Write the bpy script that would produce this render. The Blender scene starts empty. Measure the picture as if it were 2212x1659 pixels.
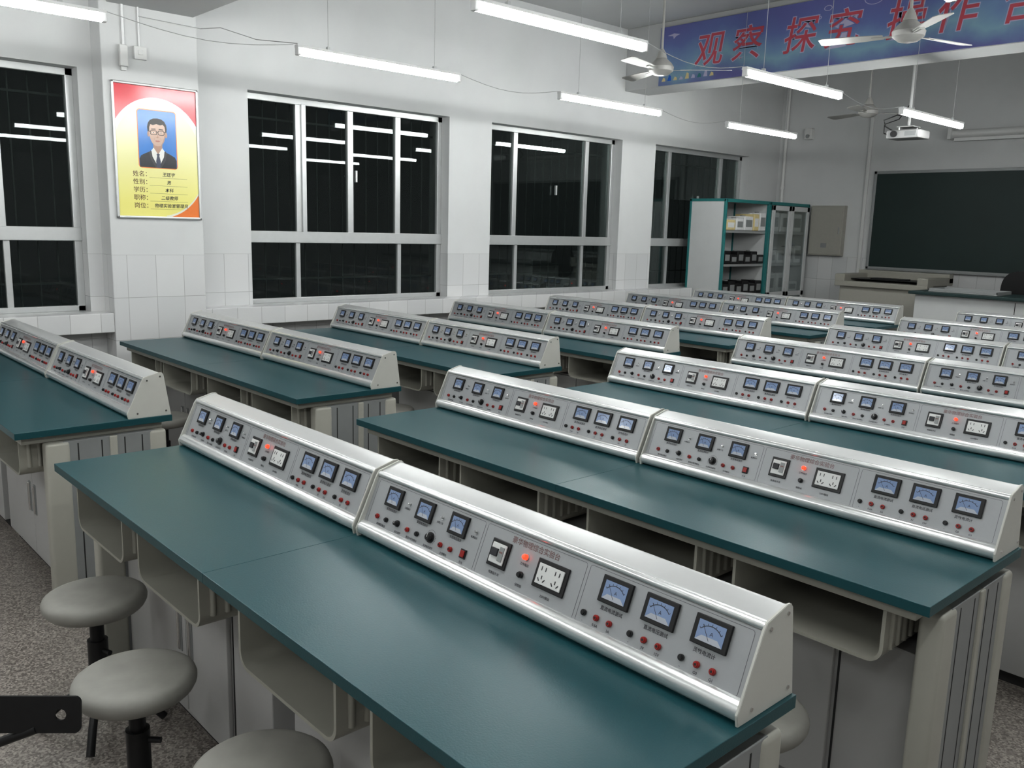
import bpy, bmesh, math, random
from mathutils import Matrix, Vector
random.seed(4)
scene = bpy.context.scene
COL = scene.collection

# ---------------------------------------------------------------- materials
def nm(name):
    m = bpy.data.materials.new(name); m.use_nodes = True
    return m, m.node_tree, m.node_tree.nodes['Principled BSDF']
def mat(name, c, r=0.5, metal=0.0, emit=None, es=0.0, noise=0.0, nscale=30.0, bump=0.0, coat=0.0):
    m, nt, b = nm(name)
    b.inputs['Base Color'].default_value = (*c, 1)
    b.inputs['Roughness'].default_value = r
    b.inputs['Metallic'].default_value = metal
    if coat: b.inputs['Coat Weight'].default_value = coat; b.inputs['Coat Roughness'].default_value = 0.05
    if emit:
        b.inputs['Emission Color'].default_value = (*emit, 1)
        b.inputs['Emission Strength'].default_value = es
    if noise or bump:
        tc = nt.nodes.new('ShaderNodeTexCoord')
        n = nt.nodes.new('ShaderNodeTexNoise'); n.inputs['Scale'].default_value = nscale; n.inputs['Detail'].default_value = 5
        nt.links.new(tc.outputs['Object'], n.inputs['Vector'])
        if noise:
            mx = nt.nodes.new('ShaderNodeMix'); mx.data_type = 'RGBA'
            mx.inputs['A'].default_value = (*[x*(1-noise) for x in c], 1)
            mx.inputs['B'].default_value = (*[min(1, x*(1+noise)) for x in c], 1)
            nt.links.new(n.outputs['Fac'], mx.inputs['Factor'])
            nt.links.new(mx.outputs['Result'], b.inputs['Base Color'])
        if bump:
            bp = nt.nodes.new('ShaderNodeBump'); bp.inputs['Strength'].default_value = bump; bp.inputs['Distance'].default_value = 0.002
            nt.links.new(n.outputs['Fac'], bp.inputs['Height']); nt.links.new(bp.outputs['Normal'], b.inputs['Normal'])
    return m

def wall_mat():
    m, nt, b = nm('plaster_and_tile')
    N, L = nt.nodes.new, nt.links.new
    g = N('ShaderNodeNewGeometry'); s = N('ShaderNodeSeparateXYZ'); L(g.outputs['Position'], s.inputs[0])
    add = N('ShaderNodeMath'); add.operation = 'ADD'; L(s.outputs['X'], add.inputs[0]); L(s.outputs['Y'], add.inputs[1])
    off = N('ShaderNodeMath'); off.operation = 'ADD'; L(s.outputs['Z'], off.inputs[0]); off.inputs[1].default_value = -1.34+1.5
    cb = N('ShaderNodeCombineXYZ'); L(add.outputs[0], cb.inputs[0]); L(off.outputs[0], cb.inputs[1])
    br = N('ShaderNodeTexBrick'); br.offset = 0; L(cb.outputs[0], br.inputs['Vector'])
    br.inputs['Color1'].default_value = (.68, .68, .68, 1); br.inputs['Color2'].default_value = (.61, .615, .62, 1)
    br.inputs['Mortar'].default_value = (.42, .42, .42, 1); br.inputs['Scale'].default_value = 1
    br.inputs['Mortar Size'].default_value = .002; br.inputs['Brick Width'].default_value = .2; br.inputs['Row Height'].default_value = .3
    no = N('ShaderNodeTexNoise'); no.inputs['Scale'].default_value = 2.0; no.inputs['Detail'].default_value = 6; L(g.outputs['Position'], no.inputs['Vector'])
    pl = N('ShaderNodeMix'); pl.data_type = 'RGBA'; pl.inputs['A'].default_value = (.57, .575, .575, 1); pl.inputs['B'].default_value = (.685, .69, .69, 1)
    L(no.outputs['Fac'], pl.inputs['Factor'])
    gt = N('ShaderNodeMath'); gt.operation = 'GREATER_THAN'; L(s.outputs['Z'], gt.inputs[0]); gt.inputs[1].default_value = 1.34
    mx = N('ShaderNodeMix'); mx.data_type = 'RGBA'; L(gt.outputs[0], mx.inputs['Factor']); L(br.outputs['Color'], mx.inputs['A']); L(pl.outputs['Result'], mx.inputs['B'])
    L(mx.outputs['Result'], b.inputs['Base Color'])
    ro = N('ShaderNodeMath'); ro.operation = 'MULTIPLY_ADD'; L(gt.outputs[0], ro.inputs[0]); ro.inputs[1].default_value = .6; ro.inputs[2].default_value = .25
    L(ro.outputs[0], b.inputs['Roughness'])
    return m
def floor_mat():
    m, nt, b = nm('terrazzo'); N, L = nt.nodes.new, nt.links.new
    g = N('ShaderNodeNewGeometry')
    v = N('ShaderNodeTexVoronoi'); v.inputs['Scale'].default_value = 160; L(g.outputs['Position'], v.inputs['Vector'])
    cr = N('ShaderNodeValToRGB'); e = cr.color_ramp.elements
    e[0].position = 0; e[0].color = (.135, .120, .108, 1); e[1].position = 1; e[1].color = (.44, .40, .365, 1)
    e2 = cr.color_ramp.elements.new(.5); e2.color = (.255, .23, .21, 1)
    sp = N('ShaderNodeSeparateColor'); L(v.outputs['Color'], sp.inputs[0]); L(sp.outputs[0], cr.inputs['Fac'])
    L(cr.outputs['Color'], b.inputs['Base Color']); b.inputs['Roughness'].default_value = .35
    return m
def glass_mat(name, tint, k, rough):
    m, nt, b = nm(name); N, L = nt.nodes.new, nt.links.new
    nt.nodes.remove(b); out = nt.nodes['Material Output']
    t = N('ShaderNodeBsdfTransparent'); t.inputs[0].default_value = (*tint, 1)
    g = N('ShaderNodeBsdfGlossy'); g.inputs['Roughness'].default_value = rough; g.inputs['Color'].default_value = (.85, .9, .9, 1)
    f = N('ShaderNodeFresnel'); f.inputs['IOR'].default_value = 1.45
    mul = N('ShaderNodeMath'); mul.operation = 'MULTIPLY_ADD'; mul.inputs[1].default_value = k; mul.inputs[2].default_value = 0.0; L(f.outputs[0], mul.inputs[0])
    mx = N('ShaderNodeMixShader'); L(mul.outputs[0], mx.inputs[0]); L(t.outputs[0], mx.inputs[1]); L(g.outputs[0], mx.inputs[2]); L(mx.outputs[0], out.inputs[0])
    return m
def banner_mat():
    m, nt, b = nm('banner_print'); N, L = nt.nodes.new, nt.links.new
    g = N('ShaderNodeNewGeometry'); s = N('ShaderNodeSeparateXYZ'); L(g.outputs['Position'], s.inputs[0])
    mr = N('ShaderNodeMapRange'); mr.inputs['From Min'].default_value = 3.1; mr.inputs['From Max'].default_value = 3.7; L(s.outputs['Z'], mr.inputs['Value'])
    no = N('ShaderNodeTexNoise'); no.inputs['Scale'].default_value = 1.8; no.inputs['Detail'].default_value = 6; L(g.outputs['Position'], no.inputs['Vector'])
    ad = N('ShaderNodeMath'); ad.operation = 'MULTIPLY_ADD'; L(no.outputs['Fac'], ad.inputs[0]); ad.inputs[1].default_value = 1.0; L(mr.outputs[0], ad.inputs[2])
    sb = N('ShaderNodeMath'); sb.operation = 'SUBTRACT'; L(ad.outputs[0], sb.inputs[0]); sb.inputs[1].default_value = .45
    cr = N('ShaderNodeValToRGB'); e = cr.color_ramp.elements
    e[0].position = 0; e[0].color = (.13, .13, .32, 1); e[1].position = 1; e[1].color = (.14, .15, .37, 1)
    for p, c in [(.15, (.16, .23, .39)), (.32, (.22, .36, .45)), (.5, (.18, .28, .45)), (.72, (.14, .18, .40))]:
        x = cr.color_ramp.elements.new(p); x.color = (*c, 1)
    L(sb.outputs[0], cr.inputs['Fac']); L(cr.outputs['Color'], b.inputs['Base Color']); b.inputs['Roughness'].default_value = .4
    return m
def poster_mat():
    m, nt, b = nm('poster_yellow'); N, L = nt.nodes.new, nt.links.new
    g = N('ShaderNodeNewGeometry'); s = N('ShaderNodeSeparateXYZ'); L(g.outputs['Position'], s.inputs[0])
    mr = N('ShaderNodeMapRange'); mr.inputs['From Min'].default_value = 1.7; mr.inputs['From Max'].default_value = 2.3; L(s.outputs['Z'], mr.inputs['Value'])
    mx = N('ShaderNodeMix'); mx.data_type = 'RGBA'; mx.inputs['A'].default_value = (.82, .77, .27, 1); mx.inputs['B'].default_value = (.78, .78, .56, 1)
    L(mr.outputs[0], mx.inputs['Factor']); L(mx.outputs['Result'], b.inputs['Base Color']); b.inputs['Roughness'].default_value = .18
    return m

M = dict(
 wall=wall_mat(), floor=floor_mat(), glass=glass_mat('window_glass', (.60, .63, .62), .45, .0), clear=glass_mat('cabinet_glass', (.95, .96, .96), .6, .02),
 teal=mat('teal_laminate', (.011, .070, .082), .32, bump=.12, nscale=240), banner=banner_mat(), posterbg=poster_mat(),
 ceil=mat('ceiling_paint', (.50, .505, .505), .9, noise=.04, nscale=3),
 alu=mat('aluminium_frame', (.56, .57, .57), .35, .5, noise=.05, nscale=20), dull=mat('dull_aluminium', (.34, .35, .35), .5, .3, noise=.05, nscale=20),
 satin=mat('satin_shell', (.54, .545, .545), .32, .3, noise=.03, nscale=40),
 rail=mat('polished_rail', (.74, .75, .75), .24, .65, noise=.03, nscale=40),
 cap=mat('cream_plastic', (.54, .54, .505), .4, noise=.03, nscale=20),
 panel=mat('grey_panel', (.36, .37, .38), .36, .15, noise=.03, nscale=60),
 black=mat('black_plastic', (.012, .012, .013), .35, noise=.2, nscale=50),
 bezel=mat('meter_bezel', (.010, .010, .011), .5, noise=.2, nscale=50),
 ink=mat('black_ink', (.03, .03, .035), .5, noise=.1), line=mat('panel_line', (.12, .12, .13), .5, noise=.1), brown=mat('brown_ink', (.11, .05, .03), .4, noise=.1),
 redink=mat('red_ink', (.20, .11, .105), .5, noise=.1),
 red=mat('red_plastic', (.30, .02, .017), .3, noise=.1, nscale=50),
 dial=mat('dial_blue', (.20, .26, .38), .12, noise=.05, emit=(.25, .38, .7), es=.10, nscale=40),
 dial2=mat('dial_white', (.45, .47, .52), .12, noise=.05, nscale=40),
 white=mat('white_plastic', (.66, .66, .65), .4, noise=.03),
 led=mat('red_lamp', (.9, .03, .01), .3, emit=(1, .03, .012), es=4.5, noise=.05),
 chrome=mat('chrome', (.7, .7, .7), .18, 1, noise=.05),
 cab=mat('white_board', (.46, .46, .455), .45, noise=.05, nscale=8),
 shelfw=mat('white_shelf', (.62, .63, .63), .45, noise=.04, nscale=8),
 gap=mat('dark_gap', (.03, .03, .03), .8, noise=.1),
 beige=mat('beige_plastic', (.33, .325, .285), .42, noise=.07, nscale=14),
 post=mat('cream_post', (.415, .41, .365), .42, noise=.05, nscale=14),
 grey=mat('grey_strip', (.28, .29, .29), .4, .1, noise=.05),
 seat=mat('worn_seat', (.30, .295, .27), .5, noise=.30, nscale=9, bump=.2),
 iron=mat('black_iron', (.015, .015, .016), .4, .3, noise=.3, nscale=30),
 tube=mat('fluorescent_tube', (1, 1, 1), .4, emit=(.98, 1.0, .985), es=60, noise=.02),
 lampw=mat('lamp_white', (.85, .85, .85), .4, noise=.02), offw=mat('offwhite_housing', (.42, .42, .42), .45, noise=.03),
 fan=mat('fan_enamel', (.34, .335, .32), .4, noise=.06),
 bboard=mat('blackboard_green', (.012, .030, .027), .5, noise=.2, nscale=2), darktop=mat('dark_bench_top', (.02, .045, .045), .4, noise=.1),
 tealf=mat('teal_frame', (.03, .20, .20), .4, noise=.08),
 lectern=mat('lectern_grey', (.34, .33, .29), .5, noise=.05),
 box=mat('meter_box_beige', (.38, .37, .33), .5, noise=.05),
 yellow=mat('carton_yellow', (.65, .55, .3), .7, noise=.1), blue=mat('blue_plastic', (.01, .12, .50), .4, noise=.1),
 carton=mat('white_carton', (.72, .72, .72), .7, noise=.1),
 wire=mat('cable_grey', (.46, .46, .46), .6, noise=.1),
 pred=mat('poster_red', (.66, .06, .08), .18, noise=.05), porange=mat('poster_orange', (.78, .24, .07), .18, noise=.05),
 pwhite=mat('poster_white', (.74, .74, .71), .2, noise=.03), pcream=mat('poster_cream', (.77, .76, .64), .2, noise=.03), pblue=mat('portrait_blue', (.05, .22, .58), .16, noise=.05),
 skin=mat('portrait_skin', (.56, .39, .31), .18, noise=.06), skind=mat('portrait_shade', (.44, .28, .215), .18, noise=.06), lip=mat('portrait_lip', (.42, .19, .16), .2, noise=.05),
 hair=mat('portrait_hair', (.02, .017, .015), .3, noise=.2),
 suit=mat('portrait_suit', (.02, .022, .03), .25, noise=.2), tie=mat('portrait_tie', (.05, .06, .10), .25, noise=.2), lapel=mat('portrait_lapel', (.045, .047, .055), .25, noise=.2),
 bannerred=mat('banner_red', (.48, .08, .11), .4, noise=.1, nscale=8), bannerpale=mat('banner_pale', (.45, .43, .58), .4, noise=.05),
 bar=mat('iron_bars', (.20, .21, .21), .6, noise=.1),
)

# ---------------------------------------------------------------- mesh helpers
def shade(bm):
    for f in bm.faces: f.smooth = True
    for e in bm.edges:
        if len(e.link_faces) != 2: e.smooth = False; continue
        a = e.calc_face_angle(0.0)
        if a < math.radians(12): e.smooth = True; continue
        a1, a2 = (f.calc_area() for f in e.link_faces)
        e.smooth = not (a > math.radians(33) or max(a1, a2) > 5*max(min(a1, a2), 1e-12))
class B:
    def __init__(s): s.bm = bmesh.new(); s.mats = []
    def mi(s, k):
        if k not in s.mats: s.mats.append(k)
        return s.mats.index(k)
    def merge(s, tmp, k, T=None):
        i = s.mi(k)
        for f in tmp.faces: f.material_index = i
        if T is not None: bmesh.ops.transform(tmp, matrix=T, verts=tmp.verts)
        me = bpy.data.meshes.new('t'); tmp.to_mesh(me); tmp.free(); s.bm.from_mesh(me); bpy.data.meshes.remove(me)
    def box(s, x0, x1, y0, y1, z0, z1, k, bev=0, T=None, seg=2):
        t = bmesh.new(); bmesh.ops.create_cube(t, size=1)
        bmesh.ops.scale(t, vec=(abs(x1-x0), abs(y1-y0), abs(z1-z0)), verts=t.verts)
        if bev: bmesh.ops.bevel(t, geom=t.edges[:], offset=bev, segments=seg, affect='EDGES', profile=.5)
        bmesh.ops.translate(t, vec=((x0+x1)/2, (y0+y1)/2, (z0+z1)/2), verts=t.verts)
        s.merge(t, k, T); return s
    def cyl(s, p0, p1, r, k, seg=16, r2=None, T=None, bev=0):
        p0, p1 = Vector(p0), Vector(p1); d = p1-p0
        t = bmesh.new(); bmesh.ops.create_cone(t, cap_ends=True, segments=seg, radius1=r, radius2=r if r2 is None else r2, depth=d.length)
        if bev:
            es = [e for e in t.edges if any(len(f.verts) > 4 for f in e.link_faces)]
            bmesh.ops.bevel(t, geom=es, offset=bev, segments=2, affect='EDGES', profile=.5)
        R = Vector((0, 0, 1)).rotation_difference(d.normalized()).to_matrix().to_4x4()
        bmesh.ops.transform(t, matrix=Matrix.Translation((p0+p1)/2) @ R, verts=t.verts)
        s.merge(t, k, T); return s
    def prism(s, pts, a, b, k, axis='x', T=None, bev=0):
        t = bmesh.new()
        def mk(u, v, w): return {'x': (w, u, v), 'y': (u, w, v), 'z': (u, v, w)}[axis]
        A = [t.verts.new(mk(u, v, a)) for u, v in pts]; C = [t.verts.new(mk(u, v, b)) for u, v in pts]
        n = len(pts); t.faces.new(A); t.faces.new(C[::-1])
        for i in range(n): t.faces.new((A[i], C[i], C[(i+1) % n], A[(i+1) % n]))
        bmesh.ops.recalc_face_normals(t, faces=t.faces)
        if bev: bmesh.ops.bevel(t, geom=t.edges[:], offset=bev, segments=2, affect='EDGES')
        s.merge(t, k, T); return s
    def lathe(s, prof, k, seg=32, T=None):
        t = bmesh.new(); rings = []
        for r, z in prof:
            rings.append([t.verts.new((r*math.cos(2*math.pi*i/seg), r*math.sin(2*math.pi*i/seg), z)) for i in range(seg)])
        for a, b in zip(rings, rings[1:]):
            for i in range(seg): t.faces.new((a[i], a[(i+1) % seg], b[(i+1) % seg], b[i]))
        t.faces.new(rings[0][::-1]); t.faces.new(rings[-1])
        bmesh.ops.recalc_face_normals(t, faces=t.faces)
        s.merge(t, k, T); return s
    def tube(s, path, r, k, seg=14, T=None):
        t = bmesh.new(); P = [Vector(p) for p in path]; rings = []
        for i, p in enumerate(P):
            d = (P[min(i+1, len(P)-1)]-P[max(i-1, 0)]).normalized()
            u = d.orthogonal().normalized() if i == 0 else (u - d*u.dot(d)).normalized()
            v = d.cross(u)
            rings.append([t.verts.new(p+u*r*math.cos(2*math.pi*j/seg)+v*r*math.sin(2*math.pi*j/seg)) for j in range(seg)])
        for a, b in zip(rings, rings[1:]):
            for i in range(seg): t.faces.new((a[i], a[(i+1) % seg], b[(i+1) % seg], b[i]))
        t.faces.new(rings[0][::-1]); t.faces.new(rings[-1]); bmesh.ops.recalc_face_normals(t, faces=t.faces)
        s.merge(t, k, T); return s
    def poly(s, pts, k, T=None, z=0):
        t = bmesh.new(); t.faces.new([t.verts.new((x, y, z)) for x, y in pts]); s.merge(t, k, T); return s
    def strip(s, lo, hi, k, T=None, z=0):
        t = bmesh.new(); a = [t.verts.new((x, y, z)) for x, y in lo]; b = [t.verts.new((x, y, z)) for x, y in hi]
        for i in range(len(a)-1): t.faces.new((a[i], a[i+1], b[i+1], b[i]))
        s.merge(t, k, T); return s
    def ell(s, cx, cy, rx, ry, k, T=None, z=0, n=28):
        return s.poly([(cx+rx*math.cos(2*math.pi*i/n), cy+ry*math.sin(2*math.pi*i/n)) for i in range(n)], k, T, z)
    def text(s, body, size, x, y, k, T=None, z=0, bold=0.0, res=2, align='CENTER', ext=0, shear=0):
        c = bpy.data.curves.new('t', 'FONT'); c.body = body; c.size = size; c.align_x = align; c.align_y = 'CENTER'
        c.resolution_u = res; c.offset = bold*size; c.extrude = ext; c.shear = shear
        o = bpy.data.objects.new('t', c); COL.objects.link(o); bpy.context.view_layer.update()
        me = bpy.data.meshes.new_from_object(o.evaluated_get(bpy.context.evaluated_depsgraph_get()))
        bpy.data.objects.remove(o); bpy.data.curves.remove(c)
        t = bmesh.new(); t.from_mesh(me); bpy.data.meshes.remove(me)
        bmesh.ops.translate(t, vec=(x, y, z), verts=t.verts)
        s.merge(t, k, T); return s
    def mesh(s, name):
        shade(s.bm)
        me = bpy.data.meshes.new(name); s.bm.to_mesh(me); s.bm.free()
        for k in s.mats: me.materials.append(M[k])
        return me
    def obj(s, name, parent=None, loc=(0, 0, 0), label=None):
        o = bpy.data.objects.new(name, s.mesh(name)); COL.objects.link(o); o.location = loc
        if parent: o.parent = parent
        if label: o['label'] = label
        return o
def root(name, loc, label, cat, group=None, rz=0):
    o = bpy.data.objects.new(name, None); o.empty_display_size = .1; COL.objects.link(o); o.location = loc; o.rotation_euler = (0, 0, rz)
    return tag(o, label, cat, group)
def tag(o, label, cat, group=None):
    o['label'] = label; o['category'] = cat
    if group: o['group'] = group
    return o
def struct(o, label='room structure'):
    o['kind'] = 'structure'; o['label'] = label; return o
def copy_tree(o, parent=None):
    c = o.copy(); COL.objects.link(c)
    if parent: c.parent = parent
    for ch in o.children: copy_tree(ch, c)
    return c
def inst(o, loc, name=None, rz=None):
    c = copy_tree(o); c.location = loc
    if rz is not None: c.rotation_euler = (0, 0, rz)
    return c
def facing_x(x, y, z): return Matrix(((0, 0, 1, x), (1, 0, 0, y), (0, 1, 0, z), (0, 0, 0, 1)))
def facing_my(x, y, z): return Matrix(((1, 0, 0, x), (0, 0, -1, y), (0, 1, 0, z), (0, 0, 0, 1)))

# ---------------------------------------------------------------- room
WX, FY, CZ = -6.55, 10.85, 3.75
YB, XR = -2.6, 2.7
wins = [(-.03, 1.955), (3.18, 5.16), (5.68, 7.60), (8.19, 10.13)]
WZ0, WZ1 = .93, 2.59
b = B()
b.box(WX-.3, WX, YB, FY, 0, WZ0, 'wall'); b.box(WX-.3, WX, YB, FY, WZ1, CZ, 'wall')
ys = [YB]+[v for w in wins for v in w]+[FY]
for i in range(0, len(ys), 2): b.box(WX-.3, WX, ys[i], ys[i+1], WZ0, WZ1, 'wall')
b.box(WX, WX+.2, 2.05, 2.71, 0, CZ, 'wall', .006)
struct(b.obj('wall_left'), 'white plaster wall with tiled lower part and pillar')
b = B(); b.box(WX-.3, XR+.3, FY, FY+.25, 0, CZ, 'wall'); struct(b.obj('wall_front'), 'white plaster wall with tiled lower part')
b = B(); b.box(WX-.3, XR+.3, YB-.25, YB, 0, CZ, 'wall'); struct(b.obj('wall_back'), 'white plaster wall')
b = B(); b.box(XR, XR+.25, YB, FY, 0, CZ, 'wall'); struct(b.obj('wall_right'), 'white plaster wall')
b = B(); b.box(WX-.3, XR+.3, YB-.25, FY+.25, -.1, 0, 'floor'); struct(b.obj('floor'), 'speckled brown-grey terrazzo floor')
b = B(); b.box(WX-.3, XR+.3, YB-.25, FY+.25, CZ, CZ+.1, 'ceil'); struct(b.obj('ceiling'), 'white painted ceiling')
tn = 0
for (y0, y1, z0) in [(2.1, 2.69, 3.0), (7.6, 8.0, 3.105)]:
    tn += 1; b = B(); b.box(WX, XR, y0, y1, z0, CZ, 'ceil', .006); struct(b.obj('trim_%d' % tn), 'white ceiling beam')
for (y0, y1) in [(YB, 2.05), (2.71, 8.8)]:
    tn += 1; b = B(); b.box(WX, WX+.19, y0, y1, .80, .935, 'wall', .004); struct(b.obj('trim_%d' % tn), 'tiled window sill ledge')
tn += 1; b = B(); b.box(-5.85, XR, 8.95, FY, 0, .15, 'floor', .01); struct(b.obj('trim_%d' % tn), 'raised teaching platform')

GX = WX-.14
for n, (y0, y1) in enumerate(wins):
    W = y1-y0; zt = 1.475; f = .05
    b = B()
    X0, X1 = GX-.03, GX+.03
    b.box(X0, X1, y0, y0+f, WZ0, WZ1, 'alu', .004); b.box(X0, X1, y1-f, y1, WZ0, WZ1, 'alu', .004)
    b.box(X0, X1, y0, y1, WZ0, WZ0+.04, 'alu', .004); b.box(X0, X1, y0, y1, WZ1-.05, WZ1, 'alu', .004)
    b.box(X0-.005, X1+.012, y0, y1, zt-.05, zt+.045, 'alu', .004)
    up = [.25, .5, .75] if n in (0, 1) else [.22, .77]
    for q in up: b.box(X0+.01, X1-.005, y0+W*q-.028, y0+W*q+.028, zt+.04, WZ1-.04, 'alu', .003)
    if n == 1: b.box(X1-.005, X1+.012, y0+W*.27-.02, y0+W*.27+.02, zt+.04, WZ1-.04, 'alu', .003)
    for q in (.24, .76): b.box(X0+.01, X1-.005, y0+W*q-.02, y0+W*q+.02, WZ0+.03, zt-.04, 'alu', .003)
    b.box(X1-.01, X1+.015, y0+W*.52, y0+W*.52+.018, 1.95, 2.05, 'alu', .003)
    w = struct(b.obj('window_%d' % (n+1)), 'aluminium sliding window, dark night outside')
    b = B(); b.box(GX-.003, GX+.003, y0+.02, y1-.02, WZ0+.02, WZ1-.02, 'glass'); b.obj('window_glass', w)
    b = B(); k = int(W/.12)
    for i in range(1, k): b.cyl((GX-.12, y0+W*i/k, WZ0), (GX-.12, y0+W*i/k, WZ1), .006, 'bar', 6)
    for z in (1.12, 2.42): b.box(GX-.13, GX-.115, y0, y1, z-.008, z+.008, 'bar')
    b.obj('security_grille', w)

# ---------------------------------------------------------------- lab bench
TH = .78
def build_bench():
    r = root('lab_bench', (0, 0, 0), 'teal-topped laboratory bench with white cupboards and beige book trays', 'lab bench', 'rows of student laboratory benches')
    for h in range(2):
        o = h*1.2
        B().box(o+.0001, o+1.1999, 0, .6, .754, .78, 'teal', .0012).obj('tabletop', r)
        c = B().box(o+.06, o+1.14, .2, .56, .05, .56, 'cab', .003)
        c.box(o+.06, o+1.14, .47, .56, .56, .722, 'cab').box(o+.08, o+1.12, .23, .54, 0, .05, 'gap')
        for x in (.29, .91): c.box(o+x-.003, o+x+.003, .1985, .2, .06, .55, 'gap')
        c = c.obj('cupboard', r)
        for d in range(2):
            x0 = o+.30+d*.3
            dd = B().box(x0+.002, x0+.298, .186, .2, .08, .55, 'cab', .003).obj('door', c)
            hx = x0+(.26 if d == 0 else .04)
            B().box(hx-.014, hx+.014, .183, .187, .27, .41, 'grey', .001).box(hx-.008, hx+.008, .176, .186, .275, .405, 'chrome', .003).obj('handle', dd, label='grey vertical pull handle')
        for bx in (.11, .66):
            w_, z0, z1, t, R = .43, .578, .725, .009, .042
            out = [(0, z1)]; inn = [(t, z1)]
            for i in range(7):
                a = math.pi+i*math.pi/12; out.append((R+R*math.cos(a), z0+R+R*math.sin(a))); inn.append((R+(R-t)*math.cos(a), z0+R+(R-t)*math.sin(a)))
            for i in range(7):
                a = 1.5*math.pi+i*math.pi/12; out.append((w_-R+R*math.cos(a), z0+R+R*math.sin(a))); inn.append((w_-R+(R-t)*math.cos(a), z0+R+(R-t)*math.sin(a)))
            out.append((w_, z1)); inn.append((w_-t, z1))
            q = B(); tmp = bmesh.new(); L0 = []
            for y in (.035, .40):
                L0.append(([tmp.verts.new((o+bx+x, y, z)) for x, z in out], [tmp.verts.new((o+bx+x, y, z)) for x, z in inn]))
            n = len(out)
            for i in range(n-1):
                tmp.faces.new((L0[0][0][i], L0[0][0][i+1], L0[1][0][i+1], L0[1][0][i]))
                tmp.faces.new((L0[0][1][i], L0[1][1][i], L0[1][1][i+1], L0[0][1][i+1]))
                tmp.faces.new((L0[0][0][i], L0[0][1][i], L0[0][1][i+1], L0[0][0][i+1]))
                tmp.faces.new((L0[1][0][i], L0[1][0][i+1], L0[1][1][i+1], L0[1][1][i]))
            bmesh.ops.recalc_face_normals(tmp, faces=tmp.faces); q.merge(tmp, 'beige')
            q.box(o+bx+.01, o+bx+w_-.01, .392, .40, z0+.02, z1, 'beige')
            for i in range(9):
                y = .07+i*.038
                for sx in (-.004, w_-.004): q.cyl((o+bx+sx+.004, y, z0+.035), (o+bx+sx+.004, y, z1), .008, 'beige', 14)
            q.obj('book_tray', r)
    q = B().box(.04, 2.36, .03, .57, .722, .754, 'beige', .002); q.obj('underframe', r)
    for x in (.034, 2.366):
        s = -1 if x < 1 else 1
        q = B(); q.box(x-.024, x+.024, .17, .53, .03, .722, 'grey', .002)
        for y0, y1 in ((.105, .195), (.345, .375), (.505, .575)): q.box(x-.030, x+.030, y0, y1, 0, .722, 'post', .013 if y1-y0 > .05 else .004, seg=5 if y1-y0 > .05 else 2)
        q.box(x-.032, x+.032, .10, .58, 0, .04, 'post', .006)
        for y in (.225, .315, .405, .475): q.box(x+s*.0235-.001, x+s*.0235+.001, y-.0025, y+.0025, .045, .71, 'gap')
        q.obj('leg', r)
    return r

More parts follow.
